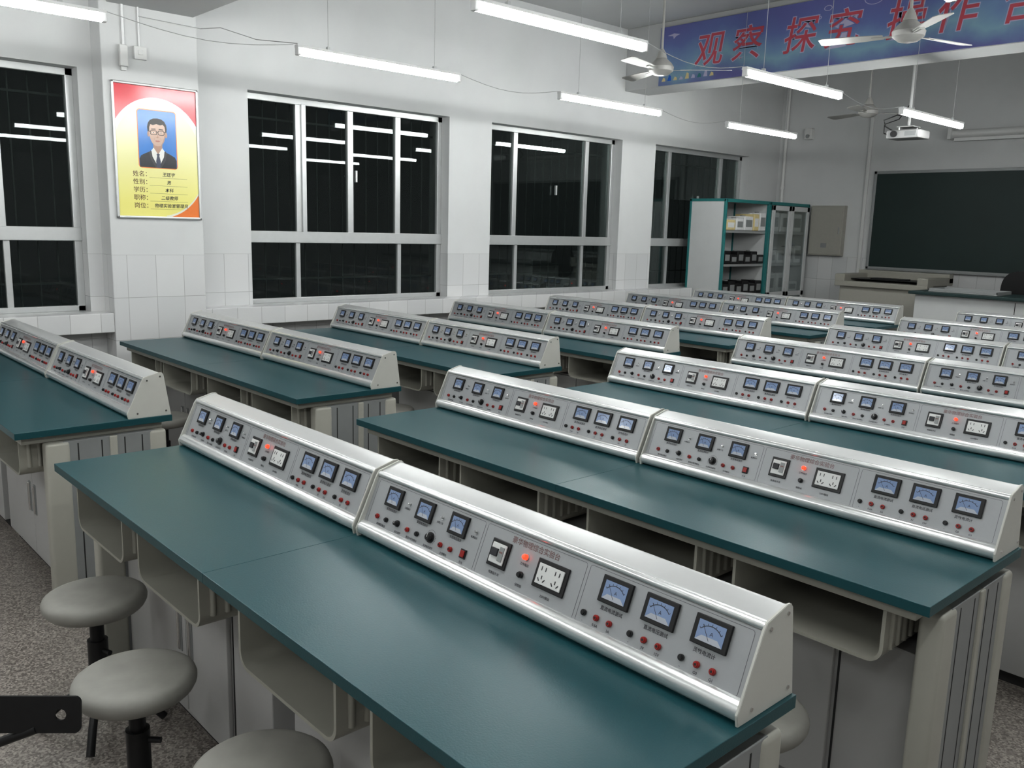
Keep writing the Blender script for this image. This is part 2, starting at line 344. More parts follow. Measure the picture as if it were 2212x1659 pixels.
# ---------------------------------------------------------------- console
CL = 1.187
sv = Vector((0, .049, .117)).normalized(); PH = .1265
PM = Matrix(((1, 0, 0, 0), (0, sv.y, -sv.z, .0125), (0, sv.z, sv.y, .037), (0, 0, 0, 1)))
def build_console():
    r = root('test_console', (0, 0, 0), 'silver physics power console with meters, terminals and red lamp', 'test console', 'power consoles on the benches')
    prof = [(.014, .004), (.014, .036), (.0625, .152), (.065, .162), (.073, .168), (.122, .1815), (.129, .182), (.135, .180), (.139, .175), (.166, .004)]
    B().prism(prof, .003, CL-.003, 'satin').obj('shell', r)
    q = B(); pts = []
    for i in range(24):
        a = 2*math.pi*i/24; pts.append((.012+.0215*math.cos(a), .0213+.0210*math.sin(a)))
    q.prism(pts, .003, CL-.003, 'rail')
    q.obj('front_rail', r)
    B().cyl((.003, .0665, .1595), (CL-.003, .0665, .1595), .0085, 'rail', 16).obj('top_rail', r)
    for x in (0, CL-.006):
        e = [(-.008, .0), (-.012, .022), (-.001, .043), (.053, .156), (.062, .169), (.124, .185), (.137, .184), (.144, .176), (.169, 0)]
        c = B().prism(e, x, x+.006, 'cap', bev=.001)
        sx = x-.002 if x == 0 else x+.006
        for (y, z) in ((.03, .02), (.148, .02), (.074, .155), (.128, .168)): c.cyl((sx, y, z), (sx+.002, y, z), .004, 'chrome', 8)
        c.obj('end_cap', r)
    p = B(); p.box(.006, CL-.006, 0, PH-.002, -.003, .0012, 'panel', T=PM)
    def outline(x0, x1, s0, s1, w=.0009):
        z0, z1 = .0012, .0015
        R = .006
        for a in ((x0+R, x1-R, s0, s0+w), (x0+R, x1-R, s1-w, s1), (x0, x0+w, s0+R, s1-R), (x1-w, x1, s0+R, s1-R)): p.box(a[0], a[1], a[2], a[3], z0, z1, 'line', T=PM)
        for cx, cy, a0 in ((x0+R, s0+R, math.pi), (x1-R, s0+R, 1.5*math.pi), (x1-R, s1-R, 0), (x0+R, s1-R, .5*math.pi)):
            aa = [a0+i*math.pi/8 for i in range(5)]
            p.strip([(cx+R*math.cos(t), cy+R*math.sin(t)) for t in aa], [(cx+(R-w)*math.cos(t), cy+(R-w)*math.sin(t)) for t in aa], 'line', PM, z1)
    outline(.018, .455, .003, .121); outline(.463, .775, .003, .121); outline(.783, 1.168, .003, .121)
    Z = .0018
    p.text('豪华物理综合实验台', .0165, .625, .107, 'redink', PM, Z, .004)
    for x, t in ((.865, '直流电流测试'), (.975, '直流电压测试'), (1.085, '灵敏电流计')): p.text(t, .0095, x, .049, 'ink', PM, Z, .01)
    for x, t in ((.105, '直流电压指示'), (.238, '直流电流指示'), (.37, '交流电压指示')): p.text(t, .0075, x, .056, 'ink', PM, Z, .01)
    for x, t in ((.165, '过载指示'), (.30, '过载复位'), (.43, '电源指示')): p.text(t, .006, x, .076, 'ink', PM, Z, .01)
    for x, t in ((.08, '直流稳压输出'), (.155, '电压调节'), (.215, '直流大电流输出'), (.284, '交流电压调节'), (.345, '交流输出'), (.412, '开关')): p.text(t, .0065, x, .010, 'ink', PM, Z, .01)
    for x, t in ((.525, '电源总开关'), (.607, '保险丝'), (.69, '220V输出')): p.text(t, .007, x, .020 if x < .6 else .018, 'ink', PM, Z, .01)
    p.text('工作指示', .007, .607, .065, 'ink', PM, Z, .01)
    for i, t in enumerate(['-', '0.6A', '3A', '-', '3V', '15V', '-', 'G0', 'G1']):
        p.text(t, .0075, .802+(i % 3)*.034+(i//3)*.121, .0105, 'ink', PM, Z, .01)
    for i in range(22):
        a = math.radians(-40+i*260/21); p.cyl((.284+.0185*math.cos(a), .034+.0185*math.sin(a), .0012), (.284+.0185*math.cos(a), .034+.0185*math.sin(a), .0016), .0008, 'ink', 5, T=PM)
    p.obj('printed_panel', r)
    def meter(x, s, w, h):
        m = B().box(x-w/2, x+w/2, s-h/2, s+h/2, .0012, .008, 'bezel', .0012, T=PM)
        m = m.obj('meter', r, label='black-framed analogue panel meter')
        fw, fh = w-.019, h-.017
        d = B().box(x-fw/2, x+fw/2, s-fh/2, s+fh/2, .0081, .0086, 'dial', T=PM)
        aa = [math.radians(40+i*100/12) for i in range(13)]
        d.strip([(x+fh*.75*math.cos(t), s-fh*.42+fh*.72*math.sin(t)) for t in aa], [(x+fh*.79*math.cos(t), s-fh*.42+fh*.76*math.sin(t)) for t in aa], 'ink', PM, .0088)
        for t in aa[::2]:
            c, q_ = math.cos(t), math.sin(t); pr = Vector((-q_, c))*.0005
            a_ = Vector((x+fh*.77*c, s-fh*.42+fh*.74*q_)); b_ = Vector((x+fh*.86*c, s-fh*.42+fh*.86*q_))
            d.poly([a_+pr, a_-pr, b_-pr, b_+pr], 'ink', PM, .0088)
        d.poly([(x-fw/2, s-fh/2), (x+fw/2, s-fh/2), (x+fw*.30, s-fh*.22), (x-fw*.30, s-fh*.22)], 'dial2', PM, .0087)
        d.poly([(x-.0006, s-fh*.4), (x+.0006, s-fh*.4), (x-fw*.33+.0005, s+fh*.30), (x-fw*.33-.0005, s+fh*.30)], 'ink', PM, .0089)
        d.text('A', fh*.28, x+fw*.05, s-fh*.05, 'ink', PM, .0089)
        d.obj('dial_face', m, label='blue-grey dial with needle')
    for x in (.105, .238, .37): meter(x, .089, .064, .052)
    for x in (.865, .975, 1.09): meter(x, .087, .076, .054)
    def term(x, s, k, lab):
        q = B().cyl((x, s, .0012), (x, s, .007), .0064, k, 16, T=PM, bev=.001).cyl((x, s, .007), (x, s, .009), .0043, k, 14, T=PM).cyl((x, s, .009), (x, s, .0094), .0025, 'gap', 8, T=PM)
        q.obj('terminal', r, label=lab)
    for i in range(9): term(.802+(i % 3)*.034+(i//3)*.121, .026, 'black' if i % 3 == 0 else 'red', 'black binding post' if i % 3 == 0 else 'red binding post')
    for x, k in ((.058, 'red'), (.098, 'black'), (.192, 'red'), (.232, 'black'), (.328, 'red'), (.366, 'red')): term(x, .028, k, k+' binding post')
    def knob(x, s, R, name='control_knob'):
        q = B().cyl((x, s, .0012), (x, s, .005), R*1.2, 'black', 20, T=PM).cyl((x, s, .005), (x, s, .015), R*.9, 'black', 14, r2=R*.75, T=PM, bev=.001)
        q.box(x-.0008, x+.0008, s, s+R*.8, .0148, .0154, 'white', T=PM); q.obj(name, r, label='black control knob')
    knob(.146, .031, .0072); knob(.284, .034, .011)
    for x in (.172, .306, .434):
        B().cyl((x, .089, .0012), (x, .089, .003), .0045, 'chrome', 8, T=PM).cyl((x, .089, .003), (x+.002, .091, .011), .0023, 'chrome', 8, T=PM).obj('toggle', r, label='small chrome toggle switch')
    B().box(.403, .423, .020, .042, .0012, .005, 'black', .001, T=PM).box(.406, .420, .023, .039, .005, .008, 'red', .001, T=PM).obj('rocker_switch', r, label='red rocker switch in black surround')
    q = B().box(.496, .556, .034, .096, .0012, .006, 'black', .0015, T=PM).box(.503, .549, .042, .088, .006, .010, 'white', .0015, T=PM)
    q.box(.508, .528, .058, .076, .010, .015, 'ink', .001, T=PM).box(.531, .545, .050, .082, .010, .012, 'grey', .0005, T=PM).box(.533, .543, .068, .072, .012, .0125, 'redink', T=PM).obj('circuit_breaker', r, label='white circuit breaker in black frame')
    B().cyl((.607, .082, .0012), (.607, .082, .004), .0075, 'chrome', 14, T=PM).lathe([(.0064, .004), (.0064, .009), (.0047, .0125), (.001, .0135)], 'led', 14, T=PM @ Matrix.Translation((.607, .082, 0))).obj('indicator_lamp', r, label='lit red indicator lamp')
    B().cyl((.607, .042, .0012), (.607, .042, .009), .0072, 'black', 14, T=PM, bev=.001).cyl((.607, .042, .009), (.607, .042, .013), .005, 'black', 12, T=PM).obj('fuse_holder', r, label='black round fuse holder')
    q = B().box(.646, .738, .032, .094, .0012, .006, 'black', .0015, T=PM).box(.655, .729, .041, .085, .006, .009, 'white', .001, T=PM)
    for cx in (.672, .712):
        for dx, dy, ang in ((-.008, -.008, 40), (.008, -.008, -40), (0, -.002, 0)):
            T = PM @ Matrix.Translation((cx+dx, .058+dy, .0092)) @ Matrix.Rotation(math.radians(ang), 4, 'Z')
            q.box(-.0012, .0012, -.004, .004, 0, .0004, 'ink', T=T)
        for dx in (-.006, .006): q.box(cx+dx-.001, cx+dx+.001, .070, .079, .0092, .0096, 'ink', T=PM)
    q.obj('power_socket', r, label='white five-hole double socket in black frame')
    return r

def merged(rt, name):
    bm = bmesh.new(); mats = []
    def rec(o):
        if o.type == 'MESH':
            t = bmesh.new(); t.from_mesh(o.data)
            for f in t.faces:
                m = o.data.materials[f.material_index]
                if m not in mats: mats.append(m)
                f.material_index = mats.index(m)
            me = bpy.data.meshes.new('x'); t.to_mesh(me); t.free(); bm.from_mesh(me); bpy.data.meshes.remove(me)
        for c in o.children: rec(c)
    rec(rt)
    shade(bm)
    me = bpy.data.meshes.new(name); bm.to_mesh(me); bm.free()
    for m in mats: me.materials.append(m)
    return me

bench = build_bench(); console = build_console(); cmesh = merged(console, 'test_console')
X_MID, X_LEFT, Y0, P = -3.112, -6.03, .783, 1.185
first_b = first_c = True
for row in range(7):
    for gx in (X_MID, X_LEFT):
        y = Y0+row*P
        if first_b: o = bench; first_b = False
        else: o = copy_tree(bench)
        o.location = (gx, y, 0)
        for h in range(2):
            loc = (gx+.005+h*1.2, y+.430, TH)
            if row < 3:
                if first_c: c = console; first_c = False
                else: c = copy_tree(console)
                c.location = loc
            else:
                c = bpy.data.objects.new('test_console', cmesh); COL.objects.link(c); c.location = loc
                tag(c, console['label'], 'test console', console['group'])

# ---------------------------------------------------------------- stools
def build_stool():
    r = root('lab_stool', (0, 0, 0), 'round grey-beige stool with black iron pedestal', 'stool', 'round laboratory stools')
    B().lathe([(.02, .390), (.06, .392), (.120, .398), (.135, .403), (.144, .412), (.150, .424), (.151, .435), (.147, .446), (.138, .453), (.125, .4560), (.06, .4572), (.005, .4575)], 'seat', 40).obj('seat', r)
    q = B().cyl((0, 0, .17), (0, 0, .395), .021, 'iron', 20).cyl((0, 0, .10), (0, 0, .30), .030, 'iron', 20)
    q.cyl((0, 0, .383), (0, 0, .393), .06, 'iron', 20)
    q.cyl((.02, 0, .27), (.06, 0, .27), .008, 'iron', 12).obj('post', r)
    for i in range(4):
        a = math.pi/4+i*math.pi/2; c, s = math.cos(a), math.sin(a)
        B().tube([(c*.02, s*.02, .135), (c*.06, s*.06, .125), (c*.10, s*.10, .105), (c*.14, s*.14, .07), (c*.170, s*.170, .03), (c*.185, s*.185, .0125)], .0125, 'iron').obj('leg', r)
    return r
stool = build_stool(); fs = True
for (x, y, a) in [(-2.725, .775, .3), (-2.15, .695, .8), (-1.59, .765, .1), (-1.05, 1.79, .5), (-5.06, 1.88, .2), (-5.55, 1.86, .6), (-4.5, 3.1, .4), (-1.35, 3.0, .2), (-2.6, 3.02, .2), (-1.9, 4.2, .1)]:
    if fs: o = stool; fs = False
    else: o = copy_tree(stool)
    o.location = (x, y, 0); o.rotation_euler = (0, 0, a)

# black bar stand with hole
r = root('iron_bar_stand', (-1.965, .515, 0), 'black flat iron bar with round hole on a stand', 'metal stand')
cu = bpy.data.curves.new('c', 'CURVE'); cu.dimensions = '2D'; cu.fill_mode = 'BOTH'; cu.extrude = .003
def spl(pts):
    s = cu.splines.new('POLY'); s.points.add(len(pts)-1)
    for p_, q_ in zip(s.points, pts): p_.co = (*q_, 0, 1)
    s.use_cyclic_u = True
hh = .042; rr = .014
pts = [(-.5, -hh), (-rr, -hh)]+[(-rr+rr*math.sin(a), -hh+rr-rr*math.cos(a)) for a in (.4, .8, 1.2, 1.57)]+[(-rr+rr*math.cos(a), hh-rr+rr*math.sin(a)) for a in (0, .4, .8, 1.2, 1.57)]+[(-.5, hh)]
spl(pts); spl([(-.045+.013*math.cos(i*math.pi/10), .0+.013*math.sin(i*math.pi/10)) for i in range(20)])
oc = bpy.data.objects.new('c', cu); COL.objects.link(oc); bpy.context.view_layer.update()
me = bpy.data.meshes.new_from_object(oc.evaluated_get(bpy.context.evaluated_depsgraph_get())); bpy.data.objects.remove(oc)
me.materials.clear(); me.materials.append(M['iron'])
ang = math.atan2(.77, .64)
dirv = Vector((math.cos(ang), math.sin(ang), 0))
bar = bpy.data.objects.new('flat_bar', me); COL.objects.link(bar); bar.parent = r
bar.matrix_local = Matrix.Translation((0, 0, .495)) @ Matrix.Rotation(ang, 4, 'Z') @ Matrix.Rotation(math.radians(90), 4, 'X') @ Matrix.Rotation(math.radians(-8), 4, 'X')
q = B(); e = -dirv*.46; q.tube([(e.x, e.y, .47), (e.x, e.y, .0)], .018, 'iron')
q.box(e.x-.14, e.x+.14, e.y-.14, e.y+.14, 0, .02, 'iron', .005); q.obj('post', r)
e2 = -dirv*.10; e3 = -dirv*.2
B().tube([(e2.x, e2.y, .46), (e3.x, e3.y, .42), (e.x, e.y, .34)], .011, 'iron').obj('brace', r)

# ---------------------------------------------------------------- lights
LZ = 2.62
def build_light():
    r = root('tube_light', (0, 0, 0), 'lit fluorescent tube batten hung on thin wires', 'ceiling light', 'hanging fluorescent tube lights')
    B().cyl((0, .025, 0), (0, 1.245, 0), .023, 'tube', 16).obj('tube', r)
    B().prism([(-.022, .021), (.022, .021), (.018, .038), (-.018, .038)], 0, 1.27, 'lampw', axis='y').obj('batten', r)
    for y in (.012, 1.258):
        B().box(-.019, .019, y-.012, y+.012, -.022, .030, 'lampw', .004).obj('lamp_holder', r)
    for y in (.22, 1.05):
        B().cyl((0, y, .038), (0, y, CZ-LZ), .0018, 'wire', 6).box(-.012, .012, y-.01, y+.01, .036, .056, 'alu', .002).obj('suspension_wire', r)
    return r
proto = build_light()
LX = [-5.0, -3.33, -1.66, .02]
objs = {}
i = 0
for x in LX:
    for y in (-1.87, .38, 2.75, 5.02, 7.30):
        o = proto if i == 0 else copy_tree(proto)
        i += 1
        o.location = (x, y, LZ); objs[(x, y)] = o
for x in LX[:2]:
    for a, (ya, yb) in zip((.38, 2.75, 5.02), ((1.65, 2.73), (4.02, 5.0), (6.29, 7.28))):
        B().tube([(0, ya-a+(yb-ya)*t, .035-.06*math.sin(math.pi*t)) for t in [i/8 for i in range(9)]], .0022, 'wire', 6).obj('link_cable', objs[(x, a)])
B().tube([(-1.33, -.45, .32), (-1.33, -.02, .31), (-1.0, -.02, .27), (-.5, -.01, .13), (0, .01, .045)], .0026, 'wire', 6).obj('link_cable', objs[(-5.0, 2.75)])

# fans
FZ = 2.86
def build_fan():
    r = root('ceiling_fan', (0, 0, 0), 'cream three-blade ceiling fan on a long rod', 'ceiling fan', 'ceiling fans')
    B().cyl((0, 0, .08), (0, 0, CZ-FZ), .010, 'fan', 14).lathe([(.02, CZ-FZ-.09), (.05, CZ-FZ-.03), (.05, CZ-FZ)], 'fan', 20).lathe([(.045, .085), (.03, .13), (.012, .16)], 'fan', 16).obj('rod', r)
    B().lathe([(.03, -.045), (.06, -.038), (.095, -.01), (.10, .02), (.08, .05), (.04, .085)], 'fan', 28).obj('motor_hub', r)
    for i in range(3):
        T = Matrix.Rotation(i*2*math.pi/3, 4, 'Z') @ Matrix.Rotation(math.radians(10), 4, 'X')
        B().prism([(.15, -.032), (.28, -.048), (.52, -.058), (.545, -.045), (.545, .045), (.52, .058), (.28, .048), (.15, .032)], -.002, .002, 'fan', axis='z', T=T).box(.08, .22, -.014, .014, -.006, -.001, 'fan', .002, T=T).obj('blade', r)
    return r
fan = build_fan()
fan.location = (-2.6, 5.7, FZ); fan.rotation_euler = (0, 0, math.radians(74))
inst(fan, (-4.55, 5.7, FZ), rz=math.radians(40)); inst(fan, (-4.42, 8.95, FZ), rz=math.radians(40))

# ---------------------------------------------------------------- banner
T = facing_my(0, 7.585, 0)
r = root('slogan_banner', (0, 0, 0), 'blue printed banner with red Chinese slogan characters on beam', 'banner')
q = B().box(-6.07, -.6, 3.11, 3.69, 0, .012, 'banner', T=T)
def ring(x, z, R, w=.008):
    aa = [2*math.pi*i/24 for i in range(25)]
    q.strip([(x+R*math.cos(a), z+R*.6*math.sin(a)) for a in aa], [(x+(R-w)*math.cos(a), z+(R-w)*.6*math.sin(a)) for a in aa], 'bannerpale', T, .0128)
for a in ((-3.78, 3.62, .09), (-4.2, 3.6, .04), (-4.28, 3.53, .025), (-3.0, 3.63, .05)): ring(*a)
for i in range(9):
    x = -6.03+i*.075; h_ = random.uniform(.02, .06)
    q.poly([(x, 3.15), (x+.05, 3.15), (x+.045, 3.15+h_), (x+.02, 3.16+h_)], random.choice(['yellow', 'tealf', 'bannerpale', 'blue']), T, .0128)
q.poly([(-5.98, 3.6), (-5.9, 3.615), (-5.82, 3.6), (-5.87, 3.585), (-5.9, 3.56), (-5.91, 3.59)], 'bannerpale', T, .0128)
q.obj('banner_sheet', r)
for ch, x in zip('观察探究操作合作', (-5.46, -5.03, -4.47, -4.06, -3.50, -3.09, -2.60, -2.18)):
    q = B(); q.text(ch, .34, x, 3.385, 'bannerpale', T, .0125, .028, 4, shear=.16); q.text(ch, .34, x, 3.385, 'bannerred', T, .0135, .006, 4, shear=.16)
    q.obj('slogan_character', r, label='red character with pale outline')

# ---------------------------------------------------------------- poster
r = root('staff_poster', (-6.35, 2.395, 2.05), 'framed red and yellow staff notice with portrait photo', 'poster')
T = facing_x(0, 0, 0); hw, hh = .298, .457
q = B()
for a in ((-hw, hw, hh-.018, hh), (-hw, hw, -hh, -hh+.018), (-hw, -hw+.018, -hh, hh), (hw-.018, hw, -hh, hh)): q.box(a[0], a[1], a[2], a[3], 0, .022, 'alu', .005, T=T)
q.obj('frame', r, label='silver aluminium snap frame')
q = B(); iw, ih = hw-.016, hh-.016
q.box(-iw, iw, -ih, ih, .002, .012, 'posterbg', T=T)
xs = [-iw+2*iw*i/30 for i in range(31)]
def arc(x, k=1.0, cy=-.02):
    v = 1-(x/(.34*k))**2
    return cy+.39*k*math.sqrt(max(v, 0))
q.strip([(x, arc(x)) for x in xs], [(x, ih) for x in xs], 'pred', T, .0124)
q.strip([(x, arc(x, .96)) for x in xs], [(x, arc(x)) for x in xs], 'pwhite', T, .0126)
q.strip([(x, arc(x, .90)) for x in xs], [(x, arc(x, .96)) for x in xs], 'pcream', T, .0126)
xb = [iw*(.15+.85*i/20) for i in range(21)]
q.strip([(x, -ih) for x in xb], [(x, max(-ih, -.06-.39*math.sqrt(1-(x/.34)**2))) for x in xb], 'porange', T, .0124)
q.strip([(x, max(-ih, -.06-.39*math.sqrt(1-(x/.34)**2))) for x in xb], [(x, max(-ih, -.045-.39*math.sqrt(1-(x/.34)**2))) for x in xb], 'pcream', T, .0126)
for t, v, y in (('姓名：', '王廷宇', -.152), ('性别：', '男', -.206), ('学历：', '本科', -.260), ('职称：', '二级教师', -.314), ('岗位：', '物理实验室管理员', -.368)):
    q.text(t, .041, -.18, y, 'brown', T, .0128, .004, 3, 'LEFT'); q.text(v, .030, .068 if len(v) < 6 else .080, y+.002, 'ink', T, .0128, .012, 3, shear=.15)
    q.box(-.068, .20, y-.021, y-.0198, .0124, .0128, 'ink', T=T)
q.obj('poster_sheet', r)
q = B(); cy = .09; z = .0128
def rrect(cx, cy, w, h, R, k, z):
    pts = []
    for sx, sy, a0 in ((1, 1, 0), (-1, 1, 90), (-1, -1, 180), (1, -1, 270)):
        for i in range(6):
            a = math.radians(a0+i*18); pts.append((cx+sx*(w/2-R)+R*math.cos(a), cy+sy*(h/2-R)+R*math.sin(a)))
    q.poly(pts, k, T, z)
rrect(0, cy, .272, .396, .022, 'porange', z); rrect(0, cy, .262, .386, .018, 'pblue', z+.0003)
b0 = cy-.193
q.poly([(-.128, b0), (.128, b0), (.129, b0+.055), (.118, b0+.078), (.085, b0+.096), (.045, b0+.113), (-.045, b0+.113), (-.085, b0+.096), (-.118, b0+.078), (-.129, b0+.055)], 'suit', T, z+.0006)
q.poly([(0, b0), (.040, b0+.075), (.046, b0+.117), (.028, b0+.135), (-.028, b0+.135), (-.046, b0+.117), (-.040, b0+.075)], 'pwhite', T, z+.0009)
for s in (-1, 1): q.poly([(s*.003, b0), (s*.044, b0+.075), (s*.050, b0+.118), (s*.062, b0+.104), (s*.052, b0+.055), (s*.02, b0)], 'lapel', T, z+.0011)
q.poly([(-.030, b0+.124), (0, b0+.092), (.030, b0+.124), (.033, b0+.175), (-.033, b0+.175)], 'skind', T, z+.0012)
q.poly([(-.014, b0), (.014, b0), (.016, b0+.045), (.008, b0+.080), (.012, b0+.097), (-.012, b0+.097), (-.008, b0+.080), (-.016, b0+.045)], 'tie', T, z+.0014)
for s in (-1, 1): q.poly([(s*.004, b0+.097), (s*.030, b0+.137), (s*.044, b0+.118), (s*.022, b0+.088)], 'pwhite', T, z+.0015)
fy = cy+.040
hairp = [(-.058, -.010), (-.066, .012), (-.068, .040), (-.062, .068), (-.048, .088), (-.026, .100), (.004, .103), (.032, .098), (.052, .084), (.064, .062), (.067, .036), (.064, .010), (.058, -.010)]
q.poly([(x, fy+y) for x, y in hairp][::-1], 'hair', T, z+.0013)
for s in (-1, 1): q.ell(s*.061, fy-.006, .008, .019, 'skind', T, z+.0014)
face = [(0, -.086), (.018, -.083), (.034, -.070), (.046, -.050), (.054, -.024), (.057, .006), (.056, .030), (.052, .050), (.040, .064), (.022, .058), (-.004, .064), (-.028, .056), (-.046, .060), (-.054, .040), (-.057, .006), (-.054, -.024), (-.046, -.050), (-.034, -.070), (-.018, -.083)]
q.poly([(x, fy+y) for x, y in face], 'skin', T, z+.0016)
q.poly([(.020, fy-.082), (.034, fy-.070), (.046, fy-.050), (.054, fy-.024), (.057, fy+.006), (.056, fy+.030), (.050, fy+.01), (.046, fy-.024), (.036, fy-.055)], 'skind', T, z+.00165)
for s in (-1, 1):
    cx = s*.026
    q.ell(cx, fy+.006, .0085, .0030, 'pwhite', T, z+.0018, 12); q.ell(cx, fy+.006, .0040, .0032, 'hair', T, z+.0019, 10)
    q.poly([(cx-s*.016, fy+.027), (cx+s*.016, fy+.025), (cx+s*.014, fy+.031), (cx-s*.014, fy+.033)], 'hair', T, z+.0018)
    R_ = [(cx+.0230*math.copysign(abs(math.cos(a))**.55, math.cos(a)), fy+.005+.0160*math.copysign(abs(math.sin(a))**.55, math.sin(a))) for a in [2*math.pi*i/28 for i in range(29)]]
    R2 = [(cx+(x-cx)*.83, fy+.005+(y-fy-.005)*.78) for x, y in R_]
    q.strip(R_, R2, 'hair', T, z+.0021)
    q.ell(s*.005, fy-.027, .0035, .002, 'skind', T, z+.0018, 8)
    q.poly([(s*.016, fy-.022), (s*.026, fy-.046), (s*.025, fy-.047), (s*.015, fy-.024)], 'skind', T, z+.0018)
    q.box(min(s*.047, s*.060), max(s*.047, s*.060), fy+.010, fy+.0145, z+.0019, z+.0021, 'hair', T=T)
q.box(-.005, .005, fy+.008, fy+.0115, z+.0019, z+.0021, 'hair', T=T)
q.poly([(-.010, fy-.027), (0, fy-.031), (.010, fy-.027), (.006, fy-.024), (.003, fy-.004), (-.001, fy-.022), (-.006, fy-.024)], 'skind', T, z+.0017)
q.poly([(-.019, fy-.050), (-.006, fy-.046), (0, fy-.0475), (.006, fy-.046), (.019, fy-.050), (.008, fy-.057), (-.008, fy-.057)], 'lip', T, z+.0018)
q.obj('portrait', r, label='portrait of person with glasses, dark suit and tie on blue')
q = B().box(-6.35, -6.31, 2.16, 2.215, 2.60, 2.74, 'white', .006).box(-6.35, -6.325, 2.17, 2.205, 2.575, 2.60, 'white', .002); tag(q.obj('switch_box'), 'small white switch box on pillar', 'switch box')
q = B().box(-6.35, -6.325, 2.26, 2.345, 2.66, 2.745, 'white', .004).box(-6.326, -6.322, 2.285, 2.32, 2.69, 2.72, 'white', .002); tag(q.obj('wall_switch'), 'square white wall switch', 'wall switch')
q = B().cyl((-6.34, 2.195, 2.74), (-6.34, 2.195, 3.0), .009, 'lampw', 14).cyl((-6.34, 2.30, 2.745), (-6.34, 2.30, 3.0), .006, 'lampw', 14); tag(q.obj('cable_conduit'), 'thin white conduit down the pillar', 'conduit')

# ---------------------------------------------------------------- front of room
r = root('blackboard', (-5.18, FY, 1.21), 'dark green blackboard with aluminium frame on wall', 'blackboard')
W_, H_ = 4.2, 1.2; T = facing_my(0, 0, 0)
B().box(.02, W_-.02, .02, H_-.02, .005, .03, 'bboard', T=T).obj('board_surface', r)
q = B()
for a in ((0, W_, H_-.035, H_), (0, W_, 0, .030), (0, .035, 0, H_), (W_-.035, W_, 0, H_)): q.box(a[0], a[1], a[2], a[3], 0, .040, 'dull', .004, T=T)
q.box(0, W_, -.008, 0, 0, .05, 'dull', .002, T=T).obj('board_frame', r)

r = root('electric_cabinet', (-5.97, FY, 1.35), 'beige metal electrical distribution box on wall', 'electrical box')
B().box(0, .46, 0, .64, -.004, .08, 'box', .005, T=T).obj('box_body', r)
dd = B().box(.012, .448, .012, .628, .079, .090, 'box', .004, T=T).obj('box_door', r)
B().box(.18, .26, .1, .16, .089, .094, 'grey', .002, T=T).obj('nameplate', dd)
B().box(.41, .425, .28, .36, .089, .100, 'chrome', .002, T=T).obj('latch', dd)
q = B().box(-5.30, -5.26, FY-.03, FY, .15, 3.1, 'white', .004); tag(q.obj('cable_trunking'), 'vertical white cable trunking on wall', 'trunking')
q = B().cyl((-6.45, FY-.03, .3), (-6.45, FY-.03, CZ), .022, 'white', 14).cyl((-6.45, FY-.03, 2.2), (-6.45, FY-.03, 2.25), .03, 'white', 14); tag(q.obj('drain_pipe'), 'vertical white pipe in the room corner', 'pipe')
q = B().box(-6.16, -6.06, FY-.08, FY, 2.84, 2.98, 'white', .008).cyl((-6.11, FY-.08, 2.88), (-6.11, FY-.09, 2.88), .025, 'grey', 16); tag(q.obj('wall_speaker'), 'small white box speaker high on wall', 'speaker')
q = B().cyl((-4.27, FY-.09, 2.80), (-1.6, FY-.09, 2.80), .045, 'white', 20).box(-4.31, -4.27, FY-.15, FY+.005, 2.74, 2.87, 'white', .004).box(-1.6, -1.56, FY-.15, FY+.005, 2.74, 2.87, 'white', .004).box(-4.25, -1.62, FY-.095, FY-.085, 2.72, 2.76, 'white', .002)
tag(q.obj('projection_screen_case'), 'rolled white projection screen on wall', 'projection screen')

# projector
r = root('projector', (-3.83, 8.6, 2.58), 'white ceiling projector on pole mount with cables', 'projector')
B().box(-.16, .16, -.12, .12, -.042, .036, 'offw', .015).cyl((-.08, -.12, 0), (-.08, -.14, 0), .030, 'black', 20).box(.02, .13, -.123, -.119, -.022, .020, 'grey', .001).obj('projector_body', r)
B().cyl((0, 0, .075), (0, 0, CZ-2.58), .014, 'offw', 14).box(-.08, .08, -.08, .08, .065, .075, 'offw', .003).cyl((.06, .06, .03), (.06, .06, .07), .006, 'alu', 8).cyl((-.06, -.06, .03), (-.06, -.06, .07), .006, 'alu', 8).obj('pole_mount', r)
B().tube([(-.14, .05, .03), (-.23, .0, .09), (-.25, 0, .15), (-.12, 0, .19), (0, 0, .17)], .006, 'black').tube([(-.14, .1, .0), (-.26, .05, .03), (-.24, 0, .11), (-.1, 0, .15), (0, .01, .3)], .005, 'black').obj('cables', r, label='looped black cables')

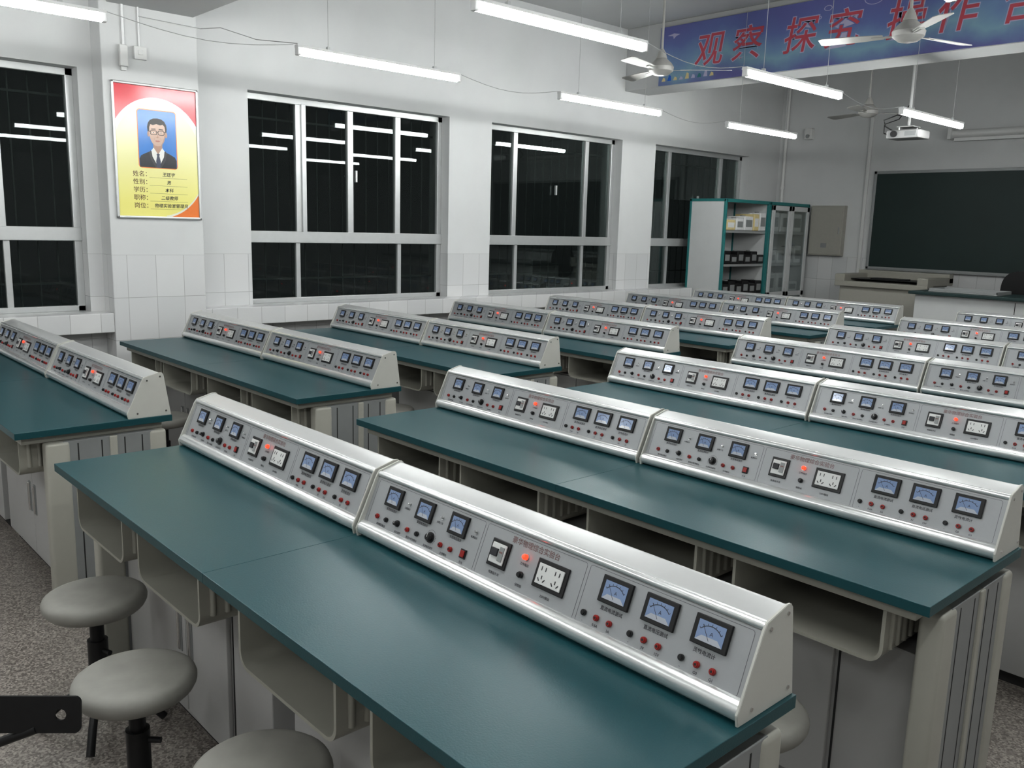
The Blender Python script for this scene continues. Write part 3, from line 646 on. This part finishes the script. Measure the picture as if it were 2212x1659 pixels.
# cabinets
def shelfcab(y0, glass):
    r = root('display_cabinet', (-6.5, y0, 0), 'grey glass-door instrument cabinet with aluminium frames' if glass else 'tall open white instrument cabinet with teal frame and shelves', 'cabinet')
    D, Wd, H = .52, .95, 2.0
    fr = 'tealf'
    q = B().box(0, D, 0, .018, .05, H, 'shelfw', .002).box(0, D, Wd-.018, Wd, .05, H, 'shelfw', .002).box(0, .012, 0, Wd, .05, H, 'shelfw').box(0, D, 0, Wd, H-.02, H, 'shelfw')
    q.box(.01, D, .01, Wd-.01, .0, .09, 'shelfw', .002); q.obj('carcass', r)
    q = B()
    for x in (0, D-.03):
        for y in (-.004, Wd-.026): q.box(x, x+.032, y, y+.03, 0, H, fr, .004)
    q.box(0, D, -.004, .026, H-.03, H+.004, fr, .004).box(D-.03, D+.002, 0, Wd, H-.035, H+.004, fr, .004).box(D-.03, D+.002, 0, Wd, .05, .09, fr, .004)
    q.obj('teal_frame', r, label='teal corner profiles')
    for z in (.45, .85, 1.22, 1.62):
        B().box(.014, D-.03, .02, Wd-.02, z, z+.02, 'shelfw', .002).box(D-.034, D-.028, .02, Wd-.02, z-.012, z+.02, 'alu', .001).obj('shelf', r)
    if glass:
        for a, c in ((.03, Wd/2-.003), (Wd/2+.003, Wd-.03)):
            q = B()
            for bb in ((a, a+.06, .1, H-.04), (c-.06, c, .1, H-.04)): q.box(D+.001, D+.02, bb[0], bb[1], bb[2], bb[3], 'shelfw', .003)
            for z in (.1, .82, H-.1): q.box(D+.001, D+.02, a, c, z, z+.06, 'shelfw', .003)
            d = q.obj('door', r); B().box(D+.008, D+.012, a+.04, c-.04, .14, H-.08, 'clear').obj('door_glass', d)
    return r
shelfcab(8.84, False); shelfcab(9.80, True)
def item(name, lab, cat, x, y, z, dx, dy, dz, k, k2=None, grp='instruments on the cabinet shelves'):
    q = B().box(-dx/2, dx/2, -dy/2, dy/2, 0, dz, k, min(dx, dy, dz)*.08)
    if k2: q.box(dx/2, dx/2+.002, -dy*.35, dy*.35, dz*.25, dz*.75, k2).box(dx*.1, dx*.2, -dy*.2, dy*.2, dz, dz+.012, k2, .002)
    o = q.obj(name, loc=(x, y, z)); tag(o, lab, cat, grp)
kinds = {'black': ('power_supply', 'small black bench instrument with dial', 'instrument', 'grey'), 'yellow': ('carton_box', 'yellow cardboard carton with white label', 'box', 'carton'), 'carton': ('carton_box', 'white cardboard carton with printed label', 'box', 'grey'), 'blue': ('storage_bin', 'blue plastic storage bin with white label', 'bin', 'carton')}
for z, lst in ((1.64, [('yellow', .20, .12), ('carton', .17, .14), ('carton', .2, .17), ('yellow', .12, .2), ('carton', .15, .22)]), (1.24, [('black', .14, .15), ('black', .14, .11)]*3), (.87, [('black', .14, .13), ('black', .14, .16)]*3), (.47, [('blue', .30, .30), ('carton', .14, .28), ('blue', .22, .26), ('carton', .2, .2)]), (.09, [('carton', .3, .2), ('blue', .3, .26), ('carton', .25, .22)])):
    y = 8.88
    for k, w, h in lst:
        nm_ = kinds[k]
        item(nm_[0], nm_[1], nm_[2], -6.13, y+w/2, z, .28, w*.94, h, k, nm_[3]); y += w+.005
for z, n in ((1.64, 3), (1.24, 4), (.87, 3), (.47, 4)):
    for i in range(n):
        item('carton_box', 'white cardboard carton behind glass door', 'box', -6.13, 9.96+i*.82/n, z, .26, .68/n, random.uniform(.12, .26), 'carton', 'grey')

# lectern
r = root('teacher_lectern', (-5.04, 9.85, .15), 'grey-beige multimedia lectern with open recessed top', 'lectern')
q = B().prism([(0, 0), (.62, 0), (.62, .98), (.0, .90)], 0.03, 1.01, 'lectern', bev=.006)
q.box(-.02, 1.06, -.04, .12, .88, .94, 'lectern', .008).box(-.02, .1, -.04, .66, .93, 1.02, 'lectern', .01).box(.94, 1.06, -.04, .66, .93, 1.02, 'lectern', .01).box(-.02, 1.06, .54, .66, .95, 1.06, 'lectern', .01)
q.box(.05, .99, -.003, 0, .08, .84, 'box', .001); q.obj('lectern_body', r)
B().box(.10, .94, .12, .54, .965, .97, 'black', .001).box(.3, .7, .2, .36, .97, .985, 'iron', .003).obj('recess_panel', r, label='black recessed control surface')
# teacher desk
r = root('teacher_bench', (-3.88, 9.1, .15), 'long demonstration bench with dark top and white front', 'teacher bench')
B().box(0, 4.0, 0, .66, .89, .92, 'darktop', .004).obj('tabletop', r)
q = B().box(.05, 3.95, .06, .62, .0, .89, 'shelfw', .004)
for x in (1.0, 2.0, 3.0): q.box(x-.003, x+.003, .058, .06, .02, .87, 'gap')
q.obj('bench_body', r)
q = B().box(-.33, .33, -.2, .2, 0, .012, 'dull', .004)
for a in ((-.33, .33, -.2, -.19), (-.33, .33, .19, .2), (-.33, -.32, -.2, .2), (.32, .33, -.2, .2)): q.box(a[0], a[1], a[2], a[3], .012, .035, 'dull', .002)
q.box(-.30, .30, -.17, .17, .012, .016, 'dial2'); tag(q.obj('metal_tray', loc=(-3.40, 9.42, 1.07)), 'shallow silver tray on the demonstration bench', 'tray')
# office chair
r = root('office_chair', (-3.2, 10.2, .15), 'black office chair with rounded backrest', 'office chair')
pts = [(.25*math.copysign(abs(math.cos(a))**.7, math.cos(a)), .90+.24*math.copysign(abs(math.sin(a))**.7, math.sin(a))) for a in [2*math.pi*i/32 for i in range(32)]]
B().prism(pts, .22, .27, 'black', axis='y', bev=.01).obj('backrest', r)
B().box(-.25, .25, -.25, .22, .42, .5, 'black', .03).box(-.03, .03, .2, .26, .45, .75, 'black', .005).obj('seat', r)
q = B().cyl((0, 0, .08), (0, 0, .43), .028, 'chrome', 14)
for i in range(5):
    a = 2*math.pi*i/5; q.tube([(0, 0, .10), (.28*math.cos(a), .28*math.sin(a), .06)], .018, 'black'); q.cyl((.28*math.cos(a)-.01, .28*math.sin(a), .028), (.28*math.cos(a)+.015, .28*math.sin(a), .028), .028, 'black', 14)
q.obj('star_base', r)

# ---------------------------------------------------------------- world, camera
w = bpy.data.worlds.new('night'); scene.world = w; w.use_nodes = True
w.node_tree.nodes['Background'].inputs[0].default_value = (.032, .036, .036, 1); w.node_tree.nodes['Background'].inputs[1].default_value = 1
d1 = Vector((-1746, -387.5, 1876)).normalized(); d2 = Vector((2079, -281.5, 1876)); d2 = (d2-d1*d2.dot(d1)).normalized()
X = -d1; Y = d2; Z = X.cross(Y)
cam = bpy.data.cameras.new('camera'); co = bpy.data.objects.new('camera', cam); COL.objects.link(co)
right = Vector((X.x, Y.x, Z.x)); down = Vector((X.y, Y.y, Z.y)); fwd = Vector((X.z, Y.z, Z.z))
Mx = Matrix((( right.x, -down.x, -fwd.x, 0), (right.y, -down.y, -fwd.y, 0), (right.z, -down.z, -fwd.z, 1.605), (0, 0, 0, 1)))
co.matrix_world = Mx; cam.sensor_width = 36; cam.lens = 1876/2212*36; cam.clip_start = .05
scene.camera = co
scene.view_settings.view_transform = 'Standard'
scene.view_settings.exposure = .02
scene.view_settings.gamma = .85
